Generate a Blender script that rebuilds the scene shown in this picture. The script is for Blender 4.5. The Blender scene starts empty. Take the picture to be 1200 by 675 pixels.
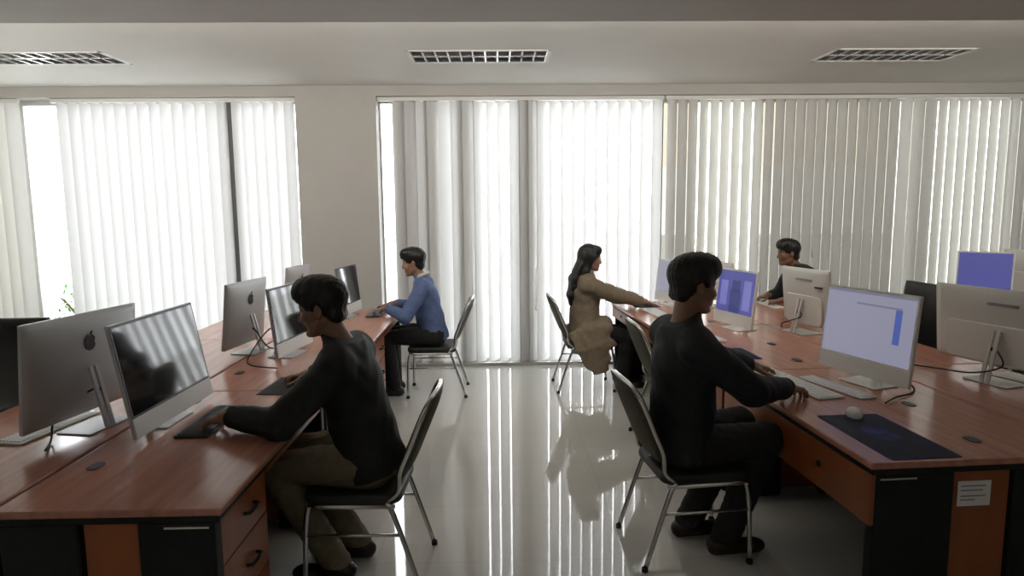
import bpy, bmesh, math, random
import numpy as np
from mathutils import Vector, Matrix
random.seed(7); rng = np.random.RandomState(7)
SC = bpy.context.scene
COL = SC.collection
PI = math.pi

# ------------------------------------------------------------------ camera, sky, lights, exposure
def add_camera():
    yaw, pitch, roll = math.radians(1.2), math.radians(7.1), math.radians(0.5)
    fw = Vector((math.sin(yaw)*math.cos(pitch), math.cos(yaw)*math.cos(pitch), -math.sin(pitch)))
    r = fw.cross(Vector((0, 0, 1))).normalized(); u = r.cross(fw)
    r2 = math.cos(roll)*r - math.sin(roll)*u
    u2 = math.sin(roll)*r + math.cos(roll)*u
    m = Matrix((r2, u2, -fw)).transposed().to_4x4(); m.translation = (0, 0, 1.70)
    cd = bpy.data.cameras.new('camera'); co = bpy.data.objects.new('camera', cd); COL.objects.link(co)
    co.matrix_world = m
    cd.sensor_width = 36; cd.lens = 36*775/1200; cd.clip_start = .05; cd.clip_end = 200
    SC.camera = co
add_camera()
SKY = 12.0
w = bpy.data.worlds.new('overcast_sky'); SC.world = w; w.use_nodes = True
bgn = w.node_tree.nodes['Background']; bgn.inputs[0].default_value = (.95, .97, 1, 1); bgn.inputs[1].default_value = SKY

def area(name, loc, rot, sx, sy, power, color=(1, 1, 1)):
    l = bpy.data.lights.new(name, 'AREA'); l.shape = 'RECTANGLE'; l.size = sx; l.size_y = sy
    l.energy = power; l.color = color
    o = bpy.data.objects.new(name, l); COL.objects.link(o); o.location = loc; o.rotation_euler = rot
    return o
# added fill light under the ceiling behind the camera, no lamp known there
area('fill_light_rear', (0, -1.2, 2.70), (0, 0, 0), 7, 2.2, 14, (1, .96, .9))
# added fill light at the beam's far edge, brightening ceiling and window wall
area('fill_light_window_wall', (0, 3.98, 2.835), (math.pi/2, 0, 0), 12, .14, 80, (1, .95, .87))
SC.view_settings.view_transform = 'Standard'; SC.view_settings.look = 'None'
SC.view_settings.gamma = 1; SC.view_settings.use_curve_mapping = False
SC.view_settings.exposure = 0.1

# ------------------------------------------------------------------ materials
MATS = {}
def mat(name, color, rough=.5, metal=0., spec=.5, noise=0., nscale=8., bump=0., bscale=60., stretch=(1, 1, 1), emit=None, estr=1., coat=0., sheen=0.):
    if name in MATS: return MATS[name]
    m = bpy.data.materials.new(name); m.use_nodes = True; nt = m.node_tree
    b = nt.nodes['Principled BSDF']
    b.inputs['Base Color'].default_value = (*color, 1); b.inputs['Roughness'].default_value = rough
    b.inputs['Metallic'].default_value = metal; b.inputs['Specular IOR Level'].default_value = spec
    b.inputs['Coat Weight'].default_value = coat; b.inputs['Sheen Weight'].default_value = sheen
    if noise or bump:
        tc = nt.nodes.new('ShaderNodeTexCoord'); mp = nt.nodes.new('ShaderNodeMapping')
        mp.inputs['Scale'].default_value = stretch
        nt.links.new(tc.outputs['Object'], mp.inputs[0])
    if noise:
        n = nt.nodes.new('ShaderNodeTexNoise'); n.inputs['Scale'].default_value = nscale; n.inputs['Detail'].default_value = 5
        nt.links.new(mp.outputs[0], n.inputs['Vector'])
        r = nt.nodes.new('ShaderNodeValToRGB')
        lo = [c*(1-noise) for c in color]; hi = [min(1, c*(1+noise)) for c in color]
        r.color_ramp.elements[0].position = .3; r.color_ramp.elements[1].position = .7
        r.color_ramp.elements[0].color = (*lo, 1); r.color_ramp.elements[1].color = (*hi, 1)
        nt.links.new(n.outputs['Fac'], r.inputs[0]); nt.links.new(r.outputs[0], b.inputs['Base Color'])
    if bump:
        n2 = nt.nodes.new('ShaderNodeTexNoise'); n2.inputs['Scale'].default_value = bscale; n2.inputs['Detail'].default_value = 3
        nt.links.new(mp.outputs[0], n2.inputs['Vector'])
        bp = nt.nodes.new('ShaderNodeBump'); bp.inputs['Strength'].default_value = bump; bp.inputs['Distance'].default_value = .004
        nt.links.new(n2.outputs['Fac'], bp.inputs['Height']); nt.links.new(bp.outputs[0], b.inputs['Normal'])
    if emit:
        b.inputs['Emission Color'].default_value = (*emit, 1); b.inputs['Emission Strength'].default_value = estr
    MATS[name] = m
    return m

M_WALL = mat('wall_paint', (.52, .505, .475), .7, noise=.02, nscale=3)
M_CEIL = mat('ceiling_paint', (.74, .73, .69), .8, noise=.02, nscale=2)
M_ALU = mat('window_aluminium', (.55, .55, .54), .4, metal=.6)
M_FRAMEDK = mat('dark_gasket', (.05, .05, .055), .5)
M_POST = mat('grey_window_post', (.10, .10, .105), .5)
M_CHROME = mat('chrome_tube', (.62, .62, .60), .22, metal=1.)
M_BLACK = mat('black_laminate', (.012, .014, .013), .5, spec=.25, noise=.15, nscale=20)
M_ORANGE = mat('orange_laminate', (.30, .085, .024), .4, noise=.22, nscale=5, stretch=(1, 1, .12))
M_TOP = mat('cherry_desktop', (.47, .205, .135), .20, noise=.16, nscale=5, stretch=(6, .5, 1), spec=.5)
M_PULL = mat('dark_metal_pull', (.03, .03, .03), .35, metal=.5)
M_SEAT = mat('dark_seat_vinyl', (.02, .022, .02), .5, bump=.15, bscale=150)
M_OLIVE = mat('olive_chair_fabric', (.085, .08, .055), .8, noise=.12, nscale=40, bump=.2, bscale=200)
M_SILVER = mat('silver_aluminium_shell', (.52, .525, .53), .42, metal=.2)
M_PALE = mat('pale_grey_shell', (.66, .655, .62), .45)
M_WHITE = mat('white_plastic', (.80, .80, .77), .4)
M_DARKGL = mat('dark_screen_glass', (.018, .019, .021), .06, spec=.55, coat=.0)
M_BLKPL = mat('black_plastic', (.015, .015, .016), .45)
M_KEYW = mat('white_keycap', (.8, .8, .78), .5)
M_KEYB = mat('black_keycap', (.022, .023, .025), .5)
M_PADNAVY = mat('navy_mouse_pad', (.012, .016, .045), .8, noise=.3, nscale=9)
M_PADBLUE = mat('blue_mouse_pad_print', (.025, .035, .16), .8, noise=.5, nscale=14)
M_PADEDGE = mat('violet_mouse_pad_hem', (.06, .06, .2), .8)
M_PADGREY = mat('charcoal_mouse_pad', (.028, .03, .035), .8, noise=.2, nscale=14)
M_PAPER = mat('white_paper', (.78, .77, .74), .8, noise=.03, nscale=20)
M_INK = mat('grey_ink', (.28, .28, .29), .8)
M_LOGO = mat('grey_logo', (.10, .10, .11), .25, metal=.3)
M_RUBBER = mat('black_rubber', (.012, .012, .012), .7)
M_LEAF = mat('shrub_leaf', (.10, .26, .07), .6, noise=.3, nscale=6)
M_STEM = mat('shrub_stem', (.12, .08, .05), .8, noise=.2, nscale=20)
M_OUT = mat('outside_paving', (.55, .54, .52), .9, noise=.1, nscale=2)
M_LOUV = mat('louver_aluminium', (.8, .8, .78), .25, metal=.7)
M_LREFL = mat('lamp_reflector', (.30, .31, .33), .3, metal=.7)
M_TUBE = mat('fluorescent_tube_glass', (.75, .75, .75), .3)
M_LEATHER = mat('black_leather', (.014, .015, .014), .42, noise=.1, nscale=20, bump=.15, bscale=90)

def floor_mat():
    m = bpy.data.materials.new('polished_tile'); m.use_nodes = True; nt = m.node_tree; b = nt.nodes['Principled BSDF']
    tc = nt.nodes.new('ShaderNodeTexCoord'); br = nt.nodes.new('ShaderNodeTexBrick')
    br.offset = 0; br.inputs['Scale'].default_value = 1
    br.inputs['Brick Width'].default_value = .6; br.inputs['Row Height'].default_value = .6
    br.inputs['Mortar Size'].default_value = .0025
    br.inputs['Color1'].default_value = (.66, .645, .605, 1); br.inputs['Color2'].default_value = (.68, .665, .625, 1)
    br.inputs['Mortar'].default_value = (.58, .565, .535, 1)
    nt.links.new(tc.outputs['Object'], br.inputs['Vector']); nt.links.new(br.outputs['Color'], b.inputs['Base Color'])
    b.inputs['Roughness'].default_value = .03; b.inputs['Specular IOR Level'].default_value = .55
    return m
M_FLOOR = floor_mat()

def vane_mat():
    m = bpy.data.materials.new('vane_fabric'); m.use_nodes = True; nt = m.node_tree
    for n in list(nt.nodes): nt.nodes.remove(n)
    out = nt.nodes.new('ShaderNodeOutputMaterial'); mx = nt.nodes.new('ShaderNodeMixShader')
    d = nt.nodes.new('ShaderNodeBsdfDiffuse'); t = nt.nodes.new('ShaderNodeBsdfTranslucent')
    tc = nt.nodes.new('ShaderNodeTexCoord'); n = nt.nodes.new('ShaderNodeTexNoise'); n.inputs['Scale'].default_value = 220
    r = nt.nodes.new('ShaderNodeValToRGB')
    r.color_ramp.elements[0].color = (.70, .70, .69, 1); r.color_ramp.elements[1].color = (.77, .77, .76, 1)
    nt.links.new(tc.outputs['Object'], n.inputs['Vector']); nt.links.new(n.outputs['Fac'], r.inputs[0])
    nt.links.new(r.outputs[0], d.inputs[0]); t.inputs[0].default_value = (.80, .80, .80, 1)
    mx.inputs[0].default_value = .20
    nt.links.new(d.outputs[0], mx.inputs[1]); nt.links.new(t.outputs[0], mx.inputs[2]); nt.links.new(mx.outputs[0], out.inputs[0])
    return m
M_VANE = vane_mat()

def glass_mat(name, tint):
    m = bpy.data.materials.new(name); m.use_nodes = True; nt = m.node_tree
    for n in list(nt.nodes): nt.nodes.remove(n)
    out = nt.nodes.new('ShaderNodeOutputMaterial'); mx = nt.nodes.new('ShaderNodeMixShader')
    t = nt.nodes.new('ShaderNodeBsdfTransparent'); t.inputs[0].default_value = (*tint, 1)
    g = nt.nodes.new('ShaderNodeBsdfGlossy'); g.inputs['Roughness'].default_value = .02
    fr = nt.nodes.new('ShaderNodeFresnel'); fr.inputs[0].default_value = 1.45
    nt.links.new(fr.outputs[0], mx.inputs[0]); nt.links.new(t.outputs[0], mx.inputs[1]); nt.links.new(g.outputs[0], mx.inputs[2])
    nt.links.new(mx.outputs[0], out.inputs[0])
    return m
M_CLEAR = glass_mat('clear_glass', (.95, .96, .96))
M_TINT = glass_mat('grey_dimming_glass', (.30, .30, .28))  # tint invented to dim the daylight behind the greyer vanes
M_TINTW = glass_mat('warm_dimming_glass', (.30, .285, .25))  # same added dimming, slightly warmer, for the upper panes
M_TINTL = glass_mat('light_dimming_glass', (.66, .66, .62))  # milder added dimming where the blind stays brighter

def screen_mat(name, c, s): return mat(name, (.02, .02, .02), .12, emit=c, estr=s)
M_SCR_LAV = screen_mat('lavender_screen', (.27, .268, .36), .85)
M_SCR_BLUE = screen_mat('blue_screen', (.075, .078, .26), 1.0)
M_SCR_PALE = screen_mat('pale_screen', (.24, .24, .31), 1.0)
M_SCR_INK = screen_mat('screen_blue_bar', (.06, .09, .30), 1.0)
M_SCR_DARK = screen_mat('screen_dark_shape', (.035, .045, .16), 1.0)
M_SCR_GREY = screen_mat('screen_grey_line', (.14, .14, .20), 1.0)
M_SCR_LIGHT = screen_mat('screen_light_patch', (.16, .16, .42), 1.0)

# ------------------------------------------------------------------ mesh helpers
def tag(o, label=None, cat=None, group=None, kind=None):
    if label: o['label'] = label
    if cat: o['category'] = cat
    if group: o['group'] = group
    if kind: o['kind'] = kind
    return o
def empty(name, loc=(0, 0, 0), rz=0):
    o = bpy.data.objects.new(name, None); COL.objects.link(o); o.location = loc; o.rotation_euler = (0, 0, rz)
    o.empty_display_size = .1
    return o
def link(name, bm, mats, parent=None, smooth=False, bevel=0., loc=None):
    me = bpy.data.meshes.new(name)
    bmesh.ops.recalc_face_normals(bm, faces=bm.faces[:])
    if smooth:
        for f in bm.faces: f.smooth = True
    bm.to_mesh(me); bm.free()
    for m in (mats if isinstance(mats, (list, tuple)) else [mats]): me.materials.append(m)
    o = bpy.data.objects.new(name, me); COL.objects.link(o)
    if parent: o.parent = parent
    if loc: o.location = loc
    if bevel:
        b = o.modifiers.new('bevel', 'BEVEL'); b.width = bevel; b.segments = 3; b.limit_method = 'ANGLE'; b.angle_limit = .6
        if not smooth:
            for p in me.polygons: p.use_smooth = True
            b.harden_normals = True
    return o
def box(bm, lo, hi, mi=0, M=None):
    vs = [bm.verts.new((x, y, z)) for x in (lo[0], hi[0]) for y in (lo[1], hi[1]) for z in (lo[2], hi[2])]
    if M is not None:
        for v in vs: v.co = M @ v.co
    for q in ((0, 1, 3, 2), (4, 6, 7, 5), (0, 4, 5, 1), (2, 3, 7, 6), (0, 2, 6, 4), (1, 5, 7, 3)):
        f = bm.faces.new([vs[i] for i in q]); f.material_index = mi
    return vs
def nbox(name, lo, hi, m, parent=None, bevel=0.):
    bm = bmesh.new(); box(bm, lo, hi); return link(name, bm, m, parent, bevel=bevel)
def smooth_path(pts, n=6):
    pts = [Vector(p) for p in pts]
    if len(pts) < 3: return pts
    out = []
    for i in range(len(pts)-1):
        p0 = pts[max(i-1, 0)]; p1 = pts[i]; p2 = pts[i+1]; p3 = pts[min(i+2, len(pts)-1)]
        for k in range(n):
            t = k/n
            out.append(.5*((2*p1)+(p2-p0)*t+(2*p0-5*p1+4*p2-p3)*t*t+(3*p1-p0-3*p2+p3)*t**3))
    out.append(pts[-1]); return out
def round_path(pts, r, n=5):
    """polyline with its inner corners rounded by radius r"""
    pts = [Vector(p) for p in pts]; out = [pts[0]]
    for i in range(1, len(pts)-1):
        a, b, c = pts[i-1], pts[i], pts[i+1]
        d1 = (a-b); d2 = (c-b); l = min(r, d1.length*.45, d2.length*.45)
        s = b+d1.normalized()*l; e = b+d2.normalized()*l
        for k in range(n+1):
            t = k/n; out.append((1-t)**2*s+2*t*(1-t)*b+t*t*e)
    out.append(pts[-1]); return out
def tube(bm, pts, r, seg=10, closed=False, mi=0):
    pts = [Vector(p) for p in pts]; n = len(pts); rings = []
    T0 = None; N = None
    for i in range(n):
        if closed: t = (pts[(i+1) % n]-pts[i-1])
        else: t = pts[min(i+1, n-1)]-pts[max(i-1, 0)]
        t.normalize()
        if N is None:
            a = Vector((0, 0, 1)) if abs(t.z) < .9 else Vector((1, 0, 0)); N = (a-t*a.dot(t)).normalized()
        else:
            N = (N-t*N.dot(t)).normalized()
        B = t.cross(N); rr = r[i] if isinstance(r, (list, tuple)) else r
        rings.append([bm.verts.new(pts[i]+N*rr*math.cos(2*PI*k/seg)+B*rr*math.sin(2*PI*k/seg)) for k in range(seg)])
    for i in range(n if closed else n-1):
        a, b = rings[i], rings[(i+1) % n]
        for k in range(seg):
            f = bm.faces.new((a[k], a[(k+1) % seg], b[(k+1) % seg], b[k])); f.material_index = mi; f.smooth = True
    if not closed:
        bm.faces.new(rings[0][::-1]).material_index = mi; bm.faces.new(rings[-1]).material_index = mi
def ntube(name, pts, r, m, parent=None, seg=10, closed=False):
    bm = bmesh.new(); tube(bm, pts, r, seg, closed); return link(name, bm, m, parent, smooth=True)
def rounded_slab(bm, sx, sy, z0, z1, rc, n=5, mi=0, M=None, dome=0.):
    """slab with rounded corners in plan, centred on the origin"""
    ring = []
    for cx, cy, a0 in ((sx/2-rc, sy/2-rc, 0), (-sx/2+rc, sy/2-rc, PI/2), (-sx/2+rc, -sy/2+rc, PI), (sx/2-rc, -sy/2+rc, 1.5*PI)):
        for k in range(n+1):
            a = a0+PI/2*k/n; ring.append((cx+rc*math.cos(a), cy+rc*math.sin(a)))
    lay = []
    for z, s in ((z0, 1.), (z1, 1.)):
        vs = [bm.verts.new((x*s, y*s, z)) for x, y in ring]
        lay.append(vs)
    k = len(ring)
    fs = [bm.faces.new(lay[0][::-1]), bm.faces.new(lay[1])]
    for i in range(k): fs.append(bm.faces.new((lay[0][i], lay[0][(i+1) % k], lay[1][(i+1) % k], lay[1][i])))
    for f in fs: f.material_index = mi
    if M is not None:
        for l in lay:
            for v in l: v.co = M @ v.co
def copy_tree(o, parent=None):
    c = o.copy(); COL.objects.link(c)
    if parent: c.parent = parent
    for ch in list(o.children): copy_tree(ch, c)
    return c
def struct(o, label=None, cat=None):
    o['kind'] = 'structure'
    if label: o['label'] = label
    if cat: o['category'] = cat
    return o

# ------------------------------------------------------------------ setting: the room
YW = 6.92          # inner face of the window wall
ZC = 2.92; ZH = 2.815
XL, XR, YB = -6.1, 6.6, -3.2
bm = bmesh.new(); box(bm, (XL-.2, YB-.2, -.12), (XR+.2, YW+.50, 0)); struct(link('floor', bm, M_FLOOR), 'pale polished floor tiles mirroring the bright window blinds', 'floor')
LIGHTS = (-3.66, -.135, 3.30); LY = 5.64; LL, LW = 1.16, .47
bm = bmesh.new(); box(bm, (XL-.2, YB-.2, ZC), (XR+.2, LY-LW/2+.02, ZC+.12)); box(bm, (XL-.2, LY+LW/2-.02, ZC), (XR+.2, YW+.5, ZC+.12))
edges = [XL-.2]+[v for c in LIGHTS for v in (c-LL/2+.02, c+LL/2-.02)]+[XR+.2]
for a, b in zip(edges[::2], edges[1::2]): box(bm, (a, LY-LW/2+.02, ZC), (b, LY+LW/2-.02, ZC+.12))
struct(link('ceiling', bm, M_CEIL), 'smooth off white ceiling with three recessed louver lights', 'ceiling')
struct(nbox('trim_1', (XL, .6, 2.75), (XR, 3.965, ZC-.001), M_WALL), 'wide dropped ceiling beam across the top of the room', 'beam')
struct(nbox('wall_left', (XL-.2, YB, 0), (XL, YW, ZC), M_WALL), 'plain painted wall at the left end of the room', 'wall')
struct(nbox('wall_right', (XR, YB, 0), (XR+.2, YW, ZC), M_WALL), 'plain painted wall at the right end of the room', 'wall')
struct(nbox('wall_front', (XL-.2, YB-.2, 0), (XR+.2, YB, ZC), M_WALL), 'plain painted wall behind the viewer', 'wall')
bm = bmesh.new()
box(bm, (-2.04, YW, 0), (-1.225, YW+.30, ZH))                 # pillar between the windows
box(bm, (XL-.2, YW, ZH), (XR+.2, YW+.30, ZC))                 # lintel
box(bm, (XL-.2, YW, 0), (XL+.1, YW+.30, ZH)); box(bm, (XR-.1, YW, 0), (XR+.2, YW+.30, ZH))
struct(link('wall_back', bm, M_WALL), 'window wall with a broad beige pillar between the blinds', 'wall')

def window(n, x0, x1, panes, label):
    """frame of aluminium bars with one pane per range; panes = (xa, xb, za, zb, material)"""
    bm = bmesh.new(); y0, y1 = YW+.19, YW+.25
    box(bm, (x0, y0, 0.0), (x1, y1, .05)); box(bm, (x0, y0, ZH-.05), (x1, y1, ZH))
    o = link('window_%d' % n, bm, M_ALU); struct(o, label, 'window')
    cuts = sorted({round(a, 3) for p in panes for a in p[:2]})
    for c in cuts: nbox('mullion', (c-.018, y0, .05), (c+.018, y1, ZH-.05), M_ALU, o)
    for a, b, za, zb, m in panes: nbox('pane', (a, y0+.025, za), (b, y0+.031, zb), m, o)
    return o
Z0, Z1 = .05, ZH-.05
ZT = 2.10
window(1, XL+.1, -2.04, [(XL+.1, -4.9, Z0, Z1, M_TINTL), (-4.9, -4.40, Z0, Z1, M_CLEAR), (-4.40, -2.72, Z0, Z1, M_CLEAR), (-2.72, -2.04, Z0, Z1, M_CLEAR)],
       'left window, bright white, with a gap in its blind')
window(2, -1.225, 1.745, [(-1.225, -1.06, Z0, Z1, M_CLEAR), (-.84, -.745, Z0, Z1, M_CLEAR), (-.60, -.41, Z0, Z1, M_CLEAR), (-.24, .24, Z0, Z1, M_CLEAR), (.42, 1.745, Z0, Z1, M_CLEAR)],
       'middle window behind the two students facing each other')
right = []
for a, b, lo, hi in ((1.745, 2.10, M_TINT, M_TINTW), (2.10, 2.78, M_TINTL, M_TINTL), (2.78, 4.24, M_TINT, M_TINTW), (4.24, 4.40, M_TINTL, M_TINTL), (4.40, 4.62, M_TINT, M_TINT), (4.62, 5.50, M_TINTL, M_TINTL), (5.50, XR-.1, M_TINT, M_TINT)):
    right += [(a, b, Z0, ZT, lo), (a, b, ZT, Z1, hi)]
window(3, 1.745, XR-.1, right, 'right window, dimmer, behind the monitors')
# solid piers of the facade between the narrow panes of the middle window
for k, (a, b) in enumerate(((-1.06, -.84), (-.745, -.60), (-.41, -.24), (.24, .42))):
    struct(nbox('trim_%d' % (k+2), (a-.012, YW+.108, .0), (b+.012, YW+.30, ZH), M_WALL), 'narrow wall pier behind the middle blind', 'pier')
struct(nbox('trim_6', (-2.79, YW+.115, .05), (-2.67, YW+.185, ZH), M_POST), 'dark window post seen between two vanes of the left blind', 'window post')
struct(nbox('baseboard_back', (-1.225, YW-.0, .0), (XR-.1, YW+.03, .035), M_ALU), 'thin metal sill strip under the blinds', 'sill')
struct(nbox('ground', (-30, YW+.5, -.25), (30, 40, -.15), M_OUT), 'pale paved ground outside the windows', 'ground')

# ------------------------------------------------------------------ blinds
def vane_mesh(wid, h, crown=.010):
    bm = bmesh.new(); n = 8; th = .0016
    fr, bk = [], []
    for side, lst in ((1, fr), (-1, bk)):
        for zz in (0, -h):
            lst.append([bm.verts.new(((k/n-.5)*wid, -crown*(1-(2*k/n-1)**2)-side*th/2, zz)) for k in range(n+1)])
    for k in range(n):
        f = bm.faces.new((fr[0][k], fr[0][k+1], fr[1][k+1], fr[1][k])); f.smooth = True
    me = bm
    # single sheet: the fabric itself is thinner than a millimetre, its curve gives it depth
    for l in bk:
        for v in l: bm.verts.remove(v)
    m = bpy.data.meshes.new('vane'); bm.to_mesh(m); bm.free(); m.materials.append(M_VANE); return m
VH = ZH-.085
VANE = vane_mesh(.130, VH)
YBL = YW+.075
def blind(label, x0, x1, vanes, cords=()):
    o = tag(empty('vertical_blind', ((x0+x1)/2, YBL, 0)), label, 'blind', 'vertical blinds over the windows')
    cx = (x0+x1)/2
    bm = bmesh.new(); box(bm, (x0-cx, -.022, ZH-.042), (x1-cx, .022, ZH-.002)); link('head_rail', bm, M_WHITE, o, bevel=.004)
    for x, ang in vanes:
        v = bpy.data.objects.new('vane', VANE); COL.objects.link(v); v.parent = o
        v.location = (x-cx, 0, ZH-.045); v.rotation_euler = (0, 0, math.radians(ang))
    for x, za, zb in cords:
        bm = bmesh.new(); tube(bm, [(x-cx, -.085, za), (x-cx, -.085, zb)], .005, 8)
        tube(bm, [(x-cx, -.085, zb+.01), (x-cx, -.085, zb-.10), (x-cx, -.085, zb-.13)], [.006, .013, .006], 8)
        link('pull_cord', bm, M_WHITE, o)
    return o
def slits(x0, x1, pitch, gaps):
    """vanes opened just enough to leave a slit of the given share of the pitch towards the room's middle"""
    n = int(round((x1-x0)/pitch)); out = []
    for k in range(n):
        x = x0+(k+.5)*(x1-x0)/n; d = Vector((x, 7.0, 0)).normalized(); g = gaps[k % len(gaps)]
        want = (1-g)*(x1-x0)/n*d.y/.130
        best = min(range(10, 70), key=lambda a: abs(math.cos(math.radians(a))*d.y-math.sin(math.radians(a))*d.x-want))
        out.append((x, best))
    return out
LG = (.02, -.03, .01, -.02)
WG = (.10, .06, .12, .04, .09, .07)
def run(x0, x1, pitch, ang, jit=3.):
    n = max(1, int(round((x1-x0)/pitch)))
    return [(x0+(k+.5)*(x1-x0)/n, ang+random.uniform(-jit, jit)) for k in range(n)]
blind('vertical blind left of the bright uncovered gap, at the far left', XL+.1, -4.84, run(XL+.12, -4.86, .112, 24))
blind('bright white vertical blind above the left monitors, beside the pillar', -4.52, -2.05,
      slits(-4.47, -2.745, .114, LG) + slits(-2.712, -2.07, .112, LG))
blind('floor length white vertical blind between the blue jumper student and the woman', -1.22, 1.735,
      slits(-1.07, -.24, .112, (-.06, .02, .05, -.05)) + slits(-.24, .24, .112, (.16, .14, .10, .12)) + slits(.24, .42, .11, (-.05, .03)) + slits(.42, 1.73, .116, WG), cords=((-.27, 1.35, .75), (.40, 1.05, .72)))
blind('long grey vertical blind behind the right-hand monitors', 1.76, XR-.12,
      slits(1.77, 2.10, .113, (.10,)) + slits(2.10, 2.90, .113, (.20, .17, .15)) + slits(2.90, 4.22, .113, (.10, .02, .08, .01, .06, .09, .01, .11, .05, .01)) + run(4.22, 4.62, .12, 4) + slits(4.62, 5.5, .113, (.10, .06)) + run(5.5, XR-.14, .113, 8), cords=((3.32, 1.42, 1.12),))

# shrub outside, seen through the gap of the left blind
def shrub(x, y, h, label):
    o = tag(empty('shrub', (x, y, -.15)), label, 'shrub')
    bm = bmesh.new()
    for k in range(9):
        a = k*.7; tube(bm, smooth_path([(0, 0, 0), (.1*math.cos(a), .1*math.sin(a), h*.5), (.3*math.cos(a), .3*math.sin(a), h*.85)]), .012, 6)
    link('stem', bm, M_STEM, o)
    bm = bmesh.new()
    for k in range(420):
        a = random.uniform(0, 2*PI); zz = random.uniform(.25, 1)*h; r = .38*math.sqrt(random.random())*(1.15-abs(zz/h-.6))
        c = Vector((r*math.cos(a), r*math.sin(a), zz)); d = Vector((random.gauss(0, 1), random.gauss(0, 1), random.gauss(.3, .6))).normalized()
        s = d.cross(Vector((0, 0, 1))).normalized()*.022; L = random.uniform(.07, .12); up = d.cross(s).normalized()*.012
        vs = [bm.verts.new(p) for p in (c, c+d*L*.5+s+up, c+d*L, c+d*L*.5-s+up)]; bm.faces.new(vs)
    link('foliage', bm, M_LEAF, o)
    return o
shrub(-4.75, 7.75, 1.0, 'green leafy shrub outside the gap in the left blind')

# ------------------------------------------------------------------ recessed louver lights
def louver_light(cx, cy, label):
    L, W = LL, LW
    o = tag(empty('louver_light', (cx, cy, ZC)), label, 'ceiling light', 'recessed louver lights')
    bm = bmesh.new(); t = .028
    for lo, hi in (((-L/2, -W/2), (L/2, -W/2+t)), ((-L/2, W/2-t), (L/2, W/2)), ((-L/2, -W/2), (-L/2+t, W/2)), ((L/2-t, -W/2), (L/2, W/2))):
        box(bm, (lo[0], lo[1], -.007), (hi[0], hi[1], -.0005))
    link('frame', bm, M_WHITE, o, bevel=.002)
    a, b = L/2-.024, W/2-.024
    bm = bmesh.new(); box(bm, (-a, -b, .108), (a, b, .112))
    for lo, hi in (((-a, -b), (a, -b+.003)), ((-a, b-.003), (a, b)), ((-a, -b), (-a+.003, b)), ((a-.003, -b), (a, b))): box(bm, (lo[0], lo[1], .0), (hi[0], hi[1], .108))
    link('reflector', bm, M_LREFL, o)
    bm = bmesh.new(); h0, h1 = -.004, .050
    box(bm, (-a+.004, -.007, h0), (a-.004, .007, h1))
    for k in range(12):
        x = -L/2+t+(L-2*t)*k/11
        box(bm, (x-.007, -b+.004, h0), (x+.007, b-.004, h1))
    link('louver', bm, M_LOUV, o)
    for s in (-1, 1): ntube('fluorescent_tube', [(-a+.03, s*.11, .08), (a-.03, s*.11, .08)], .013, M_TUBE, o)
    return o
louver_light(LIGHTS[1], LY, 'recessed louver light in the ceiling above the middle blind')
louver_light(LIGHTS[2], LY, 'recessed louver light in the ceiling above the right monitors')
louver_light(LIGHTS[0], LY, 'recessed louver light in the ceiling above the left window')

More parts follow.
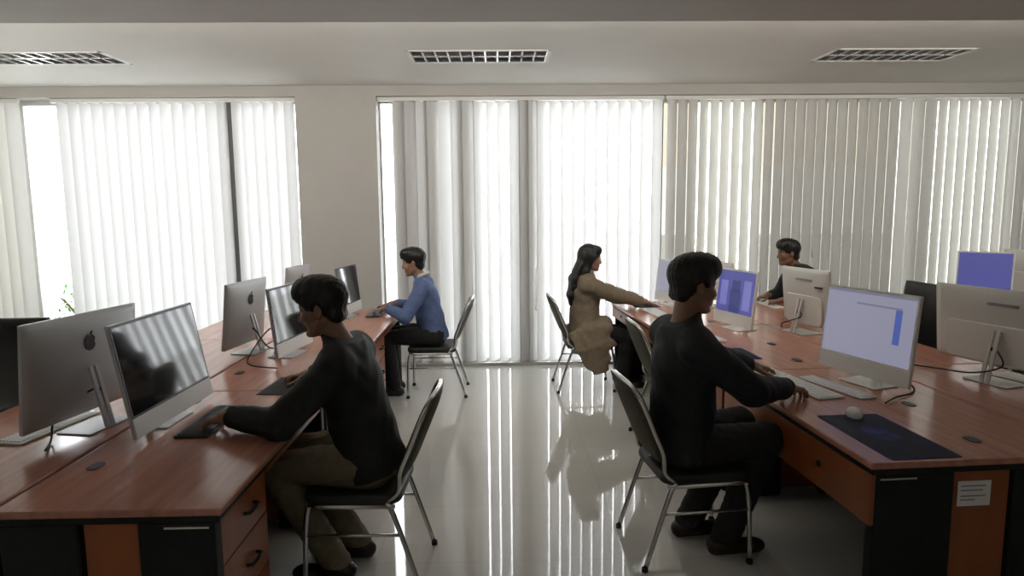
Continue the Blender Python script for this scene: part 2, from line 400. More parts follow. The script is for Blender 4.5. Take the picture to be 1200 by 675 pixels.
# ------------------------------------------------------------------ desks
def desk(cx, cy, rz, depth, label, group, pedestal=False, L=1.392, apron_z=.49, grommets=()):
    """local frame: user side +x, length along y"""
    o = tag(empty('computer_desk', (cx, cy, 0), rz), label, 'desk', group)
    D = depth; X1 = D/2; X0 = -D/2
    bm = bmesh.new(); box(bm, (X0, -L/2, .713), (X1, L/2, .74)); link('tabletop', bm, M_TOP, o, bevel=.008)
    bm = bmesh.new(); box(bm, (X0+.006, -L/2+.006, .690), (X1-.010, L/2-.006, .7128)); link('edge_band', bm, M_BLACK, o, bevel=.004)
    lw = D*.34; ow = D*.27
    for s in (-1, 1):
        ya, yb = (s*(L/2-.012), s*(L/2-.072)); lo, hi = min(ya, yb), max(ya, yb)
        bm = bmesh.new(); box(bm, (X1-.03-lw, lo, 0), (X1-.03, hi, .689)); leg = link('leg', bm, M_BLACK, o, bevel=.012)
        ye = s*(L/2-.010)
        bm = bmesh.new(); box(bm, (X1-.19, min(ye, ye-s*.004), .668), (X1-.045, max(ye, ye-s*.004), .675)); link('trim_strip', bm, M_CHROME, leg)
        bm = bmesh.new(); box(bm, (X0+.012, lo, 0), (X0+.010+D-lw-ow-.03, hi, .689)); link('leg', bm, M_BLACK, o, bevel=.012)
        y2 = s*(L/2-.030); lo2, hi2 = min(y2, y2-s*.02), max(y2, y2-s*.02)
        bm = bmesh.new(); box(bm, (X1-.010-lw-ow, lo2, .04), (X1-.010-lw, hi2, .689)); link('side_panel', bm, M_ORANGE, o)
    bm = bmesh.new(); box(bm, (X0+.10, -L/2+.075, .03), (X0+.118, L/2-.075, .689)); link('modesty_panel', bm, M_BLACK, o)
    if pedestal:
        y0, y1 = -L/2+.08, -L/2+.50
        bm = bmesh.new(); box(bm, (X0+.16, y0, .06), (X1-.055, y1, .689)); ped = link('pedestal', bm, M_BLACK, o, bevel=.004)
        for k, (za, zb) in enumerate(((.50, .685), (.29, .495), (.07, .285))):
            d = nbox('drawer', (X1-.054, y0, za), (X1-.036, y1, zb), M_ORANGE, o, bevel=.003)
            bm = bmesh.new(); yc = (y0+y1)/2+.03; zc = (za+zb)/2
            tube(bm, [(X1-.036, yc-.05, zc), (X1-.016, yc-.045, zc), (X1-.012, yc, zc), (X1-.016, yc+.045, zc), (X1-.036, yc+.05, zc)], .007, 8)
            link('drawer_pull', bm, M_PULL, d)
        bm = bmesh.new(); box(bm, (X1-.052, y1+.01, .645), (X1-.034, L/2-.075, .689)); link('apron', bm, M_ORANGE, o, bevel=.003)
    else:
        d = nbox('drawer', (X1-.0285, -L/2+.012, apron_z), (X1-.010, L/2-.012, .689), M_ORANGE, o, bevel=.003)
        for s in (-1, 1):
            bm = bmesh.new(); tube(bm, [(X1-.010, s*.33, (apron_z+.70)/2), (X1-.002, s*.33, (apron_z+.70)/2)], .013, 14); link('drawer_lock', bm, M_PULL, d)
    for gx, gy in grommets:
        bm = bmesh.new(); M = Matrix.Translation((gx, gy, 0)); rounded_slab(bm, .045, .075, .7398, .7435, .02, M=M); link('cable_grommet', bm, M_BLKPL, o)
    return o
LA, LB, RA, RB = 'aisle desks of the left row', 'window side desks of the left row', 'aisle desks of the right row', 'far side desks of the right row'
word = ['nearest', 'middle', 'far']
lab_la = ['cherry topped desk with orange drawers at the front left, under the black jacket student', 'cherry topped desk of the left row, next beyond the black jacket student', 'reddish desk end by the pillar where the blue jumper student types']
lab_lb = ['pale reflecting desk at the left edge under the large silver monitor back', 'left window side desk under the second silver monitor back', 'left window side desk nearest the window under the farthest silver monitor back']
for k in range(3):
    y = 2.04+1.4*k+.7
    desk(-.9-.37, y, 0, .736, lab_la[k], LA, pedestal=True, grommets=((-.25, -.32), (-.25, .50)))
    desk(-1.652-.37, y, PI, .736, lab_lb[k], LB, apron_z=.64)
RROT = math.radians(3.4)
rd = Vector((-math.sin(RROT), math.cos(RROT), 0)); re_ = Vector((math.cos(RROT), math.sin(RROT), 0)); R0 = Vector((1.375, 2.315, 0))
def rpt(a, b, z=0): 
    """point of the right row: a across from the aisle edge, b along from the near end"""
    p = R0+re_*a+rd*b; return Vector((p.x, p.y, z))
lab_ra = ['cherry desk at the front right with a notice stuck on its orange end', 'cherry desk of the right row under the blue picture screen', 'cherry desk where the woman in beige types']
lab_rb = ['far side desk under the large pale monitor back at the right edge', 'far side desk under the white monitor back in front of the dark haired man', 'far side desk nearest the blind where the man in dark grey types']
for k in range(3):
    p = rpt(.465, 1.4*k+.7); desk(p.x, p.y, PI+RROT, .93, lab_ra[k], RA, apron_z=(.49, .49, .60)[k], grommets=((-.09, .50), (-.16, .02)))
    p = rpt(.934+.345, 1.4*k+.7); desk(p.x, p.y, RROT, .69, lab_rb[k], RB, apron_z=.64)
p = rpt(.36+.085, -.0)
# notice on the orange end panel of the front right desk
o = tag(empty('paper_notice', rpt(.43, .0175, .0), RROT), 'small white paper notice stuck on the orange desk end at the right', 'notice')
nbox('sheet', (-.062, .0115, .545), (.072, .0125, .645), M_PAPER, o)
for k, (z, l) in enumerate(((.625, .10), (.608, .09), (.585, .10), (.57, .06))):
    nbox('text_line', (-.05, .0108, z-.0025), (-.05+l, .0116, z+.0025), M_INK, o)
# third row of desks, mostly hidden, far right
RC = 'desks of the farthest row'
desk(4.75, 5.92, math.radians(-62), .72, 'desk at the far right carrying the blue screen, mostly hidden', RC)

# ------------------------------------------------------------------ all-in-one computers
def apple_outline():
    """apple-like silhouette: two lobes, a bite and a leaf"""
    body = []
    for k in range(40):
        a = 2*PI*k/40+PI/2; r = 1+.10*math.cos(2*a-PI)*.6; x = r*math.cos(a)*.92; y = r*math.sin(a)
        if abs(x) < .25 and y > .5: y -= .18*(1-abs(x)/.25)
        if abs(x) < .2 and y < -.7: y += .08*(1-abs(x)/.2)
        d = math.hypot(x-1.15, y-.1)
        if d < .48: x = 1.15-(.48)*math.cos(math.asin(max(-1, min(1, (y-.1)/.48))))
        body.append((x, y))
    leaf = [(-.02, 1.02), (.05, 1.3), (.28, 1.5), (.36, 1.5), (.3, 1.22), (.1, 1.04)]
    return body, leaf
def extrude_outline(bm, pts, M, t, mi=0):
    lo = [bm.verts.new(M @ Vector((x, y, 0))) for x, y in pts]; hi = [bm.verts.new(M @ Vector((x, y, t))) for x, y in pts]
    n = len(pts); f = bm.faces.new(lo[::-1]); f.material_index = mi; f = bm.faces.new(hi); f.material_index = mi
    for i in range(n): bm.faces.new((lo[i], lo[(i+1) % n], hi[(i+1) % n], hi[i])).material_index = mi
def aio(x, y, z, rz, label, group, W=.60, H=.46, ZB=.045, shell=None, screen=None, chin_m=None, logo=False, vents=False, ui=(), tilt=6, CH=.085, dx=0., cord=None):
    """all-in-one computer; local: the screen faces +x, width along y, base on z=0"""
    shell = shell or M_SILVER; chin_m = chin_m or shell; screen = screen or M_DARKGL
    o = tag(empty('all_in_one_computer', (x, y, z), rz), label, 'computer', group)
    T = Matrix.Translation((dx, 0, ZB+H/2)) @ Matrix.Rotation(math.radians(-tilt), 4, 'Y')
    # shell: thin edge, back bulging softly
    bm = bmesh.new(); ny, nz = 20, 14; fr = {}; bk = {}
    for i in range(ny+1):
        for j in range(nz+1):
            u, v = i/ny*2-1, j/nz*2-1
            d = .008+.030*(1-u**4)*(1-v**4)*(1-.25*v)
            fr[i, j] = bm.verts.new(T @ Vector((.006, u*W/2, v*H/2))); bk[i, j] = bm.verts.new(T @ Vector((-d, u*W/2, v*H/2)))
    for i in range(ny):
        for j in range(nz):
            bm.faces.new((fr[i, j], fr[i+1, j], fr[i+1, j+1], fr[i, j+1])); bm.faces.new((bk[i, j], bk[i, j+1], bk[i+1, j+1], bk[i+1, j])).smooth = True
    for i in range(ny):
        for j in (0, nz): bm.faces.new((fr[i, j], bk[i, j], bk[i+1, j], fr[i+1, j]))
    for j in range(nz):
        for i in (0, ny): bm.faces.new((fr[i, j], bk[i, j], bk[i, j+1], fr[i, j+1]))
    link('shell', bm, shell, o)
    bm = bmesh.new(); box(bm, (.0062, -W/2+.003, -H/2+CH), (.0085, W/2-.003, H/2-.003), M=T); bz = link('bezel', bm, M_BLKPL if screen is M_DARKGL else chin_m, o)
    b_ = .014
    bm = bmesh.new(); box(bm, (.0086, -W/2+b_, -H/2+CH+b_*.7), (.0096, W/2-b_, H/2-b_), M=T); sc = link('screen', bm, screen, o)
    bm = bmesh.new(); box(bm, (.0062, -W/2+.001, -H/2+.001), (.0100, W/2-.001, -H/2+CH-.001), M=T); link('chin', bm, chin_m, o)
    for (y0, y1, z0, z1, m) in ui:      # fractions of the screen
        bm = bmesh.new(); ww = W-2*b_; hh = H-CH-1.7*b_
        box(bm, (.0097, -ww/2+y0*ww, -H/2+CH+b_*.7+z0*hh), (.0101, -ww/2+y1*ww, -H/2+CH+b_*.7+z1*hh), M=T); link('screen_content', bm, m, sc)
    # stand: slim leaning neck behind, flat foot under the screen
    bm = bmesh.new(); fx, fw_ = .17, .24
    rounded_slab(bm, fx, fw_, .0005, .006, .012, M=Matrix.Translation((dx-.03, 0, 0)))
    for s_ in (-1, 1):
        y_ = s_*.016
        box(bm, (-.006, y_-.009, 0), (.006, y_+.009, (ZB+H*.45)/math.cos(.32)), M=Matrix.Translation((dx-.112, 0, .004)) @ Matrix.Rotation(math.atan2(.060, ZB+H*.45), 4, 'Y'))
    link('stand', bm, shell, o)
    if logo:
        body, leaf = apple_outline(); s = .034
        Ml = T @ Matrix.Translation((-.0365, 0, H*.22)) @ Matrix(((0, 0, -1, 0), (-1, 0, 0, 0), (0, 1, 0, 0), (0, 0, 0, 1))) @ Matrix.Diagonal((s, s, 1, 1))
        bm = bmesh.new(); extrude_outline(bm, body, Ml, .004); extrude_outline(bm, leaf, Ml, .004); link('logo', bm, M_LOGO, o)
    if vents:
        bm = bmesh.new(); box(bm, (-.0400, -.10, H*.30), (-.030, .06, H*.335), M=T); link('vent_slot', bm, M_INK, o)
        bm = bmesh.new(); box(bm, (-.0395, -.20, H*.20), (-.028, -.13, H*.225), M=T); link('port', bm, M_BLKPL, o)
        # lower cover of the back
        bm = bmesh.new(); MM = T @ Matrix.Translation((-.037, 0, -H*.20)) @ Matrix.Rotation(-PI/2, 4, 'Y')
        rounded_slab(bm, H*.50, W*.80, -.006, .010, .05, M=MM); link('back_cover', bm, M_WHITE, o, bevel=.004)
    if cord:
        bm = bmesh.new(); tube(bm, smooth_path([(dx-.048, 0, ZB+H*.25)]+[Vector(q) for q in cord], 8), .0045, 8)
        tube(bm, [(dx-.052, -.0, ZB+H*.25), (dx-.075, 0, ZB+H*.25-.003)], .010, 8)
        link('power_cord', bm, M_RUBBER, o)
    return o
DT = .7402
CL, CR = 'computers of the left rows', 'computers of the right rows'
def rad(d): return math.radians(d)
# left row, backs towards the aisle (screens face -x); far end leans towards +x
aio(-1.84, 2.90, DT, PI-rad(10), 'large silver computer back with round logo at the front left', CL, W=.63, H=.45, ZB=.06, logo=True, tilt=5, cord=[(.05, .10, .10), (-.02, .22, .012), (-.10, .33, .014)])
aio(-1.51, 2.96, DT, -rad(1.5), 'black screened computer mirroring the blinds, in front of the black jacket student', CL, W=.68, H=.475, ZB=.025, tilt=10, chin_m=M_WHITE, cord=[(-.14, .1, .1), (-.12, .3, .02), (-.05, .42, .018)])
aio(-1.70, 4.42, DT, PI-rad(9), 'silver computer back above messy cables, second along the left window side', CL, W=.50, H=.43, ZB=.05, logo=True, cord=[(-.10, .05, .15), (-.18, .02, .03), (-.28, -.16, .014), (-.22, -.35, .014)])
aio(-1.36, 4.30, DT, -rad(8), 'dark screened computer beyond the black jacket student, partly behind his head', CL, W=.52, H=.435, ZB=.03, chin_m=M_WHITE, cord=[(-.12, -.05, .18), (-.16, -.25, .05), (-.10, -.36, .014), (.1, -.42, .014)])
aio(-1.74, 5.72, DT, PI-rad(8), 'pale silver computer back nearest the window on the left', CL, W=.46, H=.42, ZB=.045, logo=True)
aio(-1.32, 5.80, DT, -rad(8), 'computer beside the pillar, mostly behind the black jacket student\'s head', CL, W=.50, H=.42, ZB=.03, chin_m=M_WHITE)
# right row, screens face the aisle (-x, turned a little to the viewer)
ui1 = [(.80, .87, .30, .80, M_SCR_INK), (.36, .86, .80, .83, M_SCR_GREY), (.0, 1., .965, 1., M_SCR_GREY)]
ui2 = [(.36, .66, .02, .55, M_SCR_DARK), (.40, .62, .50, .78, M_SCR_DARK), (.08, .28, .15, .75, M_SCR_LIGHT), (.72, .92, .10, .80, M_SCR_LIGHT)]
def face_px(rz): return PI+rz
aio(1.945, 3.40, DT, PI+rad(18), 'lavender lit computer with a dark blue bar on its screen', CR, W=.58, H=.46, ZB=.045, shell=M_WHITE, screen=M_SCR_LAV, ui=ui1, cord=[(-.12, .02, .1), (-.12, .2, .012), (.10, .28, .012), (.22, .33, .012)])
aio(1.825, 5.0, DT, PI+rad(16), 'blue lit computer with a dark figure on screen, before the dark shirted student', CR, W=.47, H=.43, ZB=.03, shell=M_WHITE, screen=M_SCR_BLUE, ui=ui2)
aio(1.655, 6.24, DT, PI+rad(22), 'pale lavender lit computer nearest the blind in front of the woman', CR, W=.46, H=.40, ZB=.03, shell=M_WHITE, screen=M_SCR_PALE)
# right row, backs towards the aisle
aio(2.68, 3.40, DT, rad(17), 'large pale computer back with cables, at the right edge', CR, W=.76, H=.42, ZB=.08, shell=M_PALE, chin_m=M_WHITE, vents=True, cord=[(-.13, -.10, .12), (-.13, .05, .05), (-.09, .30, .014), (-.15, .42, .014)])
aio(2.30, 4.84, DT, rad(15), 'white computer back in front of the man by the blind', CR, W=.50, H=.43, ZB=.05, shell=M_PALE, vents=True, cord=[(-.12, -.08, .13), (-.12, .10, .06), (-.08, .16, .014)])
aio(2.09, 6.12, DT, rad(15), 'small pale computer back by the blind, behind the blue screen', CR, W=.42, H=.38, ZB=.045, shell=M_PALE, vents=True)
# far row on the right
aio(4.52, 6.02, DT, PI+rad(48), 'blue lit computer with a white frame at the far right', CR, W=.44, H=.44, ZB=.06, shell=M_WHITE, screen=M_SCR_BLUE)
aio(5.00, 6.02, DT, rad(30), 'pale computer back at the far right edge beside the blue screen', CR, W=.50, H=.45, ZB=.06, shell=M_PALE, vents=True)

# ------------------------------------------------------------------ keyboards, mice, pads, paper
def keyboard(x, y, rz, L, W, white, label, group, z=DT):
    o = tag(empty('keyboard', (x, y, z), rz), label, 'keyboard', group)
    bm = bmesh.new(); rounded_slab(bm, W, L, 0.0005, .010, .012); link('case', bm, M_WHITE if white else M_BLKPL, o, bevel=.003)
    bm = bmesh.new(); nr, nc = 6, 19
    for r in range(nr):
        for c in range(nc):
            if r == 0 and 4 < c < 10: continue
            cx = -W/2+.012+(r+.5)*(W-.024)/nr; cy = -L/2+.012+(c+.5)*(L-.024)/nc; a = (W-.024)/nr*.42; b = (L-.024)/nc*.42
            box(bm, (cx-a, cy-b, .0101), (cx+a, cy+b, .0135))
    box(bm, (-W/2+.014, -.10, .0101), (-W/2+.012+(W-.024)/nr*.9, .05, .0135))
    link('keys', bm, M_KEYW if white else M_KEYB, o)
    return o
def mouse(x, y, rz, white, label, group, z=DT):
    o = tag(empty('mouse', (x, y, z), rz), label, 'mouse', group)
    bm = bmesh.new(); bmesh.ops.create_uvsphere(bm, u_segments=20, v_segments=12, radius=1)
    for v in bm.verts:
        x_, y_, z_ = v.co; v.co = (x_*.062, y_*.035*(1-.12*x_), max(z_, -.25)*.032*(1-.18*x_)+.0095)
    link('shell', bm, M_WHITE if white else M_BLKPL, o, smooth=True)
    bm = bmesh.new(); tube(bm, [(.030, -.003, .030), (.030, .003, .030)], .006, 12); link('scroll_wheel', bm, M_INK, o)
    return o
def pad(x, y, rz, sx, sy, m, hem, label, group, z=DT, art=None):
    o = tag(empty('mouse_pad', (x, y, z), rz), label, 'mouse pad', group)
    bm = bmesh.new(); rounded_slab(bm, sx, sy, .0002, .0026, .012); link('hem', bm, hem, o)
    bm = bmesh.new(); rounded_slab(bm, sx-.012, sy-.012, .0027, .0034, .010); pr = link('surface', bm, m, o)
    if art:
        bm = bmesh.new(); rounded_slab(bm, sx*.42, sy*.34, .0035, .0037, .05, M=Matrix.Translation((sx*.02, -sy*.02, 0))); link('print', bm, art, pr)
    return o
KB, MS, MP = 'keyboards on the desks', 'mice on the desks', 'mouse pads on the desks'
PZ = DT+.0036
keyboard(-1.30, 2.93, rad(0), .44, .15, False, 'black keyboard under the hand of the black jacket student', KB)
pad(-1.10, 3.52, rad(-4), .30, .36, M_PADGREY, M_BLKPL, 'dark mouse pad under the far hand of the black jacket student', MP)
mouse(-1.13, 3.60, PI, False, 'black mouse under the far hand of the black jacket student', MS, PZ)
keyboard(-1.10, 4.55, 0, .44, .14, True, 'pale keyboard before the second dark screen of the left row', KB)
keyboard(-1.10, 5.93, 0, .42, .13, False, 'black keyboard in front of the blue jumper student', KB)
mouse(-1.09, 6.21, PI, False, 'black mouse on the reddish desk end by the blue jumper student', MS)
keyboard(-1.99, 2.88, PI-rad(10), .44, .13, True, 'white keyboard on the far side of the large silver monitor', KB)
keyboard(2.86, 3.34, rad(17), .44, .14, True, 'white keyboard on the far side of the large pale monitor', KB)
keyboard(1.575, 3.42, PI+rad(12), .60, .15, True, 'white keyboard under the hands of the dark shirted student', KB)
pad(1.595, 2.62, PI+rad(3.4), .285, .53, M_PADNAVY, M_PADEDGE, 'dark navy mouse pad with blue print at the front right corner', MP, art=M_PADBLUE)
mouse(1.60, 2.86, rad(70), True, 'white mouse on the navy pad at the front right', MS, PZ)
pad(1.50, 4.14, PI+rad(3.4), .26, .32, M_PADNAVY, M_PADEDGE, 'navy mouse pad behind the dark shirted student\'s forearm', MP)
mouse(1.46, 4.24, rad(60), True, 'white mouse on the pad beyond the dark shirted student', MS, PZ)
keyboard(1.50, 4.72, PI+rad(8), .44, .14, True, 'white keyboard in front of the blue picture screen', KB)
pad(1.40, 6.26, PI+rad(3.4), .24, .28, M_PADNAVY, M_PADGREY, 'dark mouse pad under the hands of the woman in beige', MP)
keyboard(1.40, 5.78, PI+rad(6), .44, .14, True, 'white keyboard on the desk before the woman in beige', KB)
keyboard(2.57, 6.14, rad(6), .40, .12, True, 'white keyboard under the hands of the man in dark grey', KB)
keyboard(1.76, 3.33, PI+rad(16), .44, .10, True, 'slim white keyboard tucked under the lavender screen', KB)
def sheet(x, y, rz, sx, sy, label, z=DT):
    bm = bmesh.new(); n = 8; g = {}
    for i in range(n+1):
        for j in range(n+1):
            zz = .0010+.004*abs(i/n-.5)**2*4*(j/n)
            g[i, j, 0] = bm.verts.new(((i/n-.5)*sx, (j/n-.5)*sy, zz)); g[i, j, 1] = bm.verts.new(((i/n-.5)*sx, (j/n-.5)*sy, zz-.0008))
    for i in range(n):
        for j in range(n):
            bm.faces.new((g[i, j, 0], g[i+1, j, 0], g[i+1, j+1, 0], g[i, j+1, 0])); bm.faces.new((g[i, j, 1], g[i, j+1, 1], g[i+1, j+1, 1], g[i+1, j, 1]))
    for i in range(n):
        for a in (0, n):
            bm.faces.new((g[i, a, 0], g[i+1, a, 0], g[i+1, a, 1], g[i, a, 1])); bm.faces.new((g[a, i, 0], g[a, i+1, 0], g[a, i+1, 1], g[a, i, 1]))
    o = link('paper_sheet', bm, M_PAPER); o.location = (x, y, z); o.rotation_euler = (0, 0, rz)
    return tag(o, label, 'paper', 'loose papers on the desks')
sheet(-1.80, 3.48, rad(8), .20, .30, 'white sheet on the left desk beyond the large silver monitor')
sheet(-2.24, 3.42, rad(-10), .22, .30, 'white sheet at the left edge in front of the black office chair')

# ------------------------------------------------------------------ banquet chairs
def banquet_chair(name='banquet_chair', pad_m=None, back_m=None):
    """local: sitter faces +x, seat centre at the origin"""
    pad_m = pad_m or M_SEAT; back_m = back_m or M_OLIVE
    o = empty(name)
    r = .0115; ys = .205
    bm = bmesh.new(); rounded_slab(bm, .43, .42, .405, .455, .06); 
    for v in bm.verts:
        pass
    s = link('seat', bm, pad_m, o, bevel=.018)
    # back: cushion bowed and leaning, wider at the top
    def bp(y, t): return Vector((-.205-.155*t-.03*(1-(y/.19)**2)*.6, y, .50+.375*t))
    for nm, m, off, th in (('backrest', back_m, 0, .030),):
        bm = bmesh.new(); n, q = 14, 12; F, B = {}, {}
        for i in range(n+1):
            for j in range(q+1):
                u, t = i/n*2-1, j/q
                hw = .165+.03*math.sin(t*PI*.6)
                if t > .75: hw *= math.sqrt(max(.0, 1-((t-.75)/.25)**2*.45))
                if t < .1: hw *= .9+t
                p = bp(u*hw, t); e = (1-u**4)*(1-(2*t-1)**6); d = .006+th*.5*e
                F[i, j] = bm.verts.new(p+Vector((d, 0, d*.3))); B[i, j] = bm.verts.new(p-Vector((d*.8, 0, d*.2)))
        for i in range(n):
            for j in range(q):
                bm.faces.new((F[i, j], F[i+1, j], F[i+1, j+1], F[i, j+1])).smooth = True; bm.faces.new((B[i, j], B[i, j+1], B[i+1, j+1], B[i+1, j])).smooth = True
        for i in range(n):
            for j in (0, q): bm.faces.new((F[i, j], B[i, j], B[i+1, j], F[i+1, j]))
        for j in range(q):
            for i in (0, n): bm.faces.new((F[i, j], B[i, j], B[i, j+1], F[i, j+1]))
        link(nm, bm, m, o)
    pts = [(-.16, -ys, .425), (-.205, -ys, .47)]+[tuple(bp(-.205, t)) for t in (.15, .4, .7)]+[tuple(bp(-.19, .9)), tuple(bp(-.13, 1.0)), tuple(bp(0, 1.03)), tuple(bp(.13, 1.0)), tuple(bp(.19, .9))]+[tuple(bp(.205, t)) for t in (.7, .4, .15)]+[(-.205, ys, .47), (-.16, ys, .425)]
    pts = [(x+(.0105 if 1 < i < len(pts)-2 else 0), y, z) for i, (x, y, z) in enumerate(pts)]
    ntube('back_frame', smooth_path(pts, 5), r, M_CHROME, o)
    ntube('seat_frame', round_path([(-.19, ys, .400), (.19, ys, .400), (.215, 0, .400), (.19, -ys, .400), (-.19, -ys, .400)], .04), r, M_CHROME, o)
    for sg in (-1, 1):
        y = sg*ys
        l = ntube('leg', smooth_path([(.19, y, .400), (.205, y*1.02, .30), (.215, y*1.05, .008)], 4), r, M_CHROME, o)
        bm = bmesh.new(); tube(bm, [(.215, y*1.05, 0), (.215, y*1.05, .02)], .015, 12); link('rubber_foot', bm, M_RUBBER, l)
        l = ntube('leg', smooth_path([(-.15, y, .415), (-.185, y*1.01, .36), (-.30, y*1.05, .008)], 4), r, M_CHROME, o)
        bm = bmesh.new(); tube(bm, [(-.30, y*1.05, 0), (-.30, y*1.05, .02)], .015, 12); link('rubber_foot', bm, M_RUBBER, l)
        ntube('stretcher', [(.2105, y*1.03, .27), (-.205, y*1.02, .27)], .0075, M_CHROME, o)
    return o
CH = 'padded chrome chairs at the desks'
proto = banquet_chair()
spots = [(.945, 3.13, rad(6), 'padded chrome chair at the front right, under the dark shirted student'),
         (-.645, 2.97, PI-rad(2), 'padded chrome chair under the black jacket student'),
         (-.60, 5.97, PI, 'padded chrome chair under the blue jumper student'),
         (.83, 6.07, rad(2), 'padded chrome chair under the woman in beige'),
         (1.30, 4.62, rad(3), 'empty padded chrome chair pushed in beyond the dark shirted student')]
for k, (x, y, rz, lab) in enumerate(spots):
    c = proto if k == 0 else copy_tree(proto)
    c.location = (x, y, 0); c.rotation_euler = (0, 0, rz); tag(c, lab, 'chair', CH)

def office_chair(x, y, rz, label, top=1.08):
    """black padded swivel chair with loop arms"""
    o = tag(empty('office_chair', (x, y, 0), rz), label, 'chair')
    bm = bmesh.new(); rounded_slab(bm, .50, .50, .42, .52, .09); link('seat', bm, M_LEATHER, o, bevel=.03)
    bm = bmesh.new(); n, q = 14, 14; F, B = {}, {}; H = top-.50
    for i in range(n+1):
        for j in range(q+1):
            u, t = i/n*2-1, j/q
            hw = .25*(1-.25*max(0, t-.75)**2*8); p = Vector((-.23-.09*t-.02*math.sin(t*PI), u*hw, .50+H*t)); e = (1-u**6)*(1-(2*t-1)**8)
            rib = .012*abs(math.sin(t*PI*3))
            F[i, j] = bm.verts.new(p+Vector((.012+(.035+rib)*e, 0, 0))); B[i, j] = bm.verts.new(p-Vector((.012+.02*e, 0, 0)))
    for i in range(n):
        for j in range(q):
            bm.faces.new((F[i, j], F[i+1, j], F[i+1, j+1], F[i, j+1])).smooth = True; bm.faces.new((B[i, j], B[i, j+1], B[i+1, j+1], B[i+1, j])).smooth = True
    for i in range(n):
        for j in (0, q): bm.faces.new((F[i, j], B[i, j], B[i+1, j], F[i+1, j]))
    for j in range(q):
        for i in (0, n): bm.faces.new((F[i, j], B[i, j], B[i, j+1], F[i, j+1]))
    link('backrest', bm, M_LEATHER, o)
    for s in (-1, 1):
        a = ntube('armrest', smooth_path([(-.24, s*.27, .66), (-.10, s*.29, .72), (.14, s*.29, .71), (.20, s*.285, .62), (.12, s*.26, .46), (.0, s*.24, .43)], 5), .014, M_CHROME, o)
        ntube('arm_pad', smooth_path([(-.12, s*.29, .735), (0, s*.29, .738), (.13, s*.29, .725)], 4), .024, M_LEATHER, a)
    ntube('column', [(0, 0, .09), (0, 0, .43)], .028, M_CHROME, o)
    for k in range(5):
        a = 2*PI*k/5+.3; e = (.30*math.cos(a), .30*math.sin(a), .062)
        l = ntube('base_spoke', [(0, 0, .10), e], [.024, .015], M_BLKPL, o)
        bm = bmesh.new(); tube(bm, [(e[0]-.012*math.sin(a), e[1]+.012*math.cos(a), .030), (e[0]+.012*math.sin(a), e[1]-.012*math.cos(a), .030)], .030, 16)
        tube(bm, [(e[0], e[1], .03), (e[0], e[1], .065)], .008, 8); link('caster', bm, M_BLKPL, l)
    return o
office_chair(-2.86, 4.15, rad(95), 'black padded office chair with chrome arms at the far left')
office_chair(3.52, 4.85, rad(8), 'black office chair partly behind the lavender screen', 1.10)

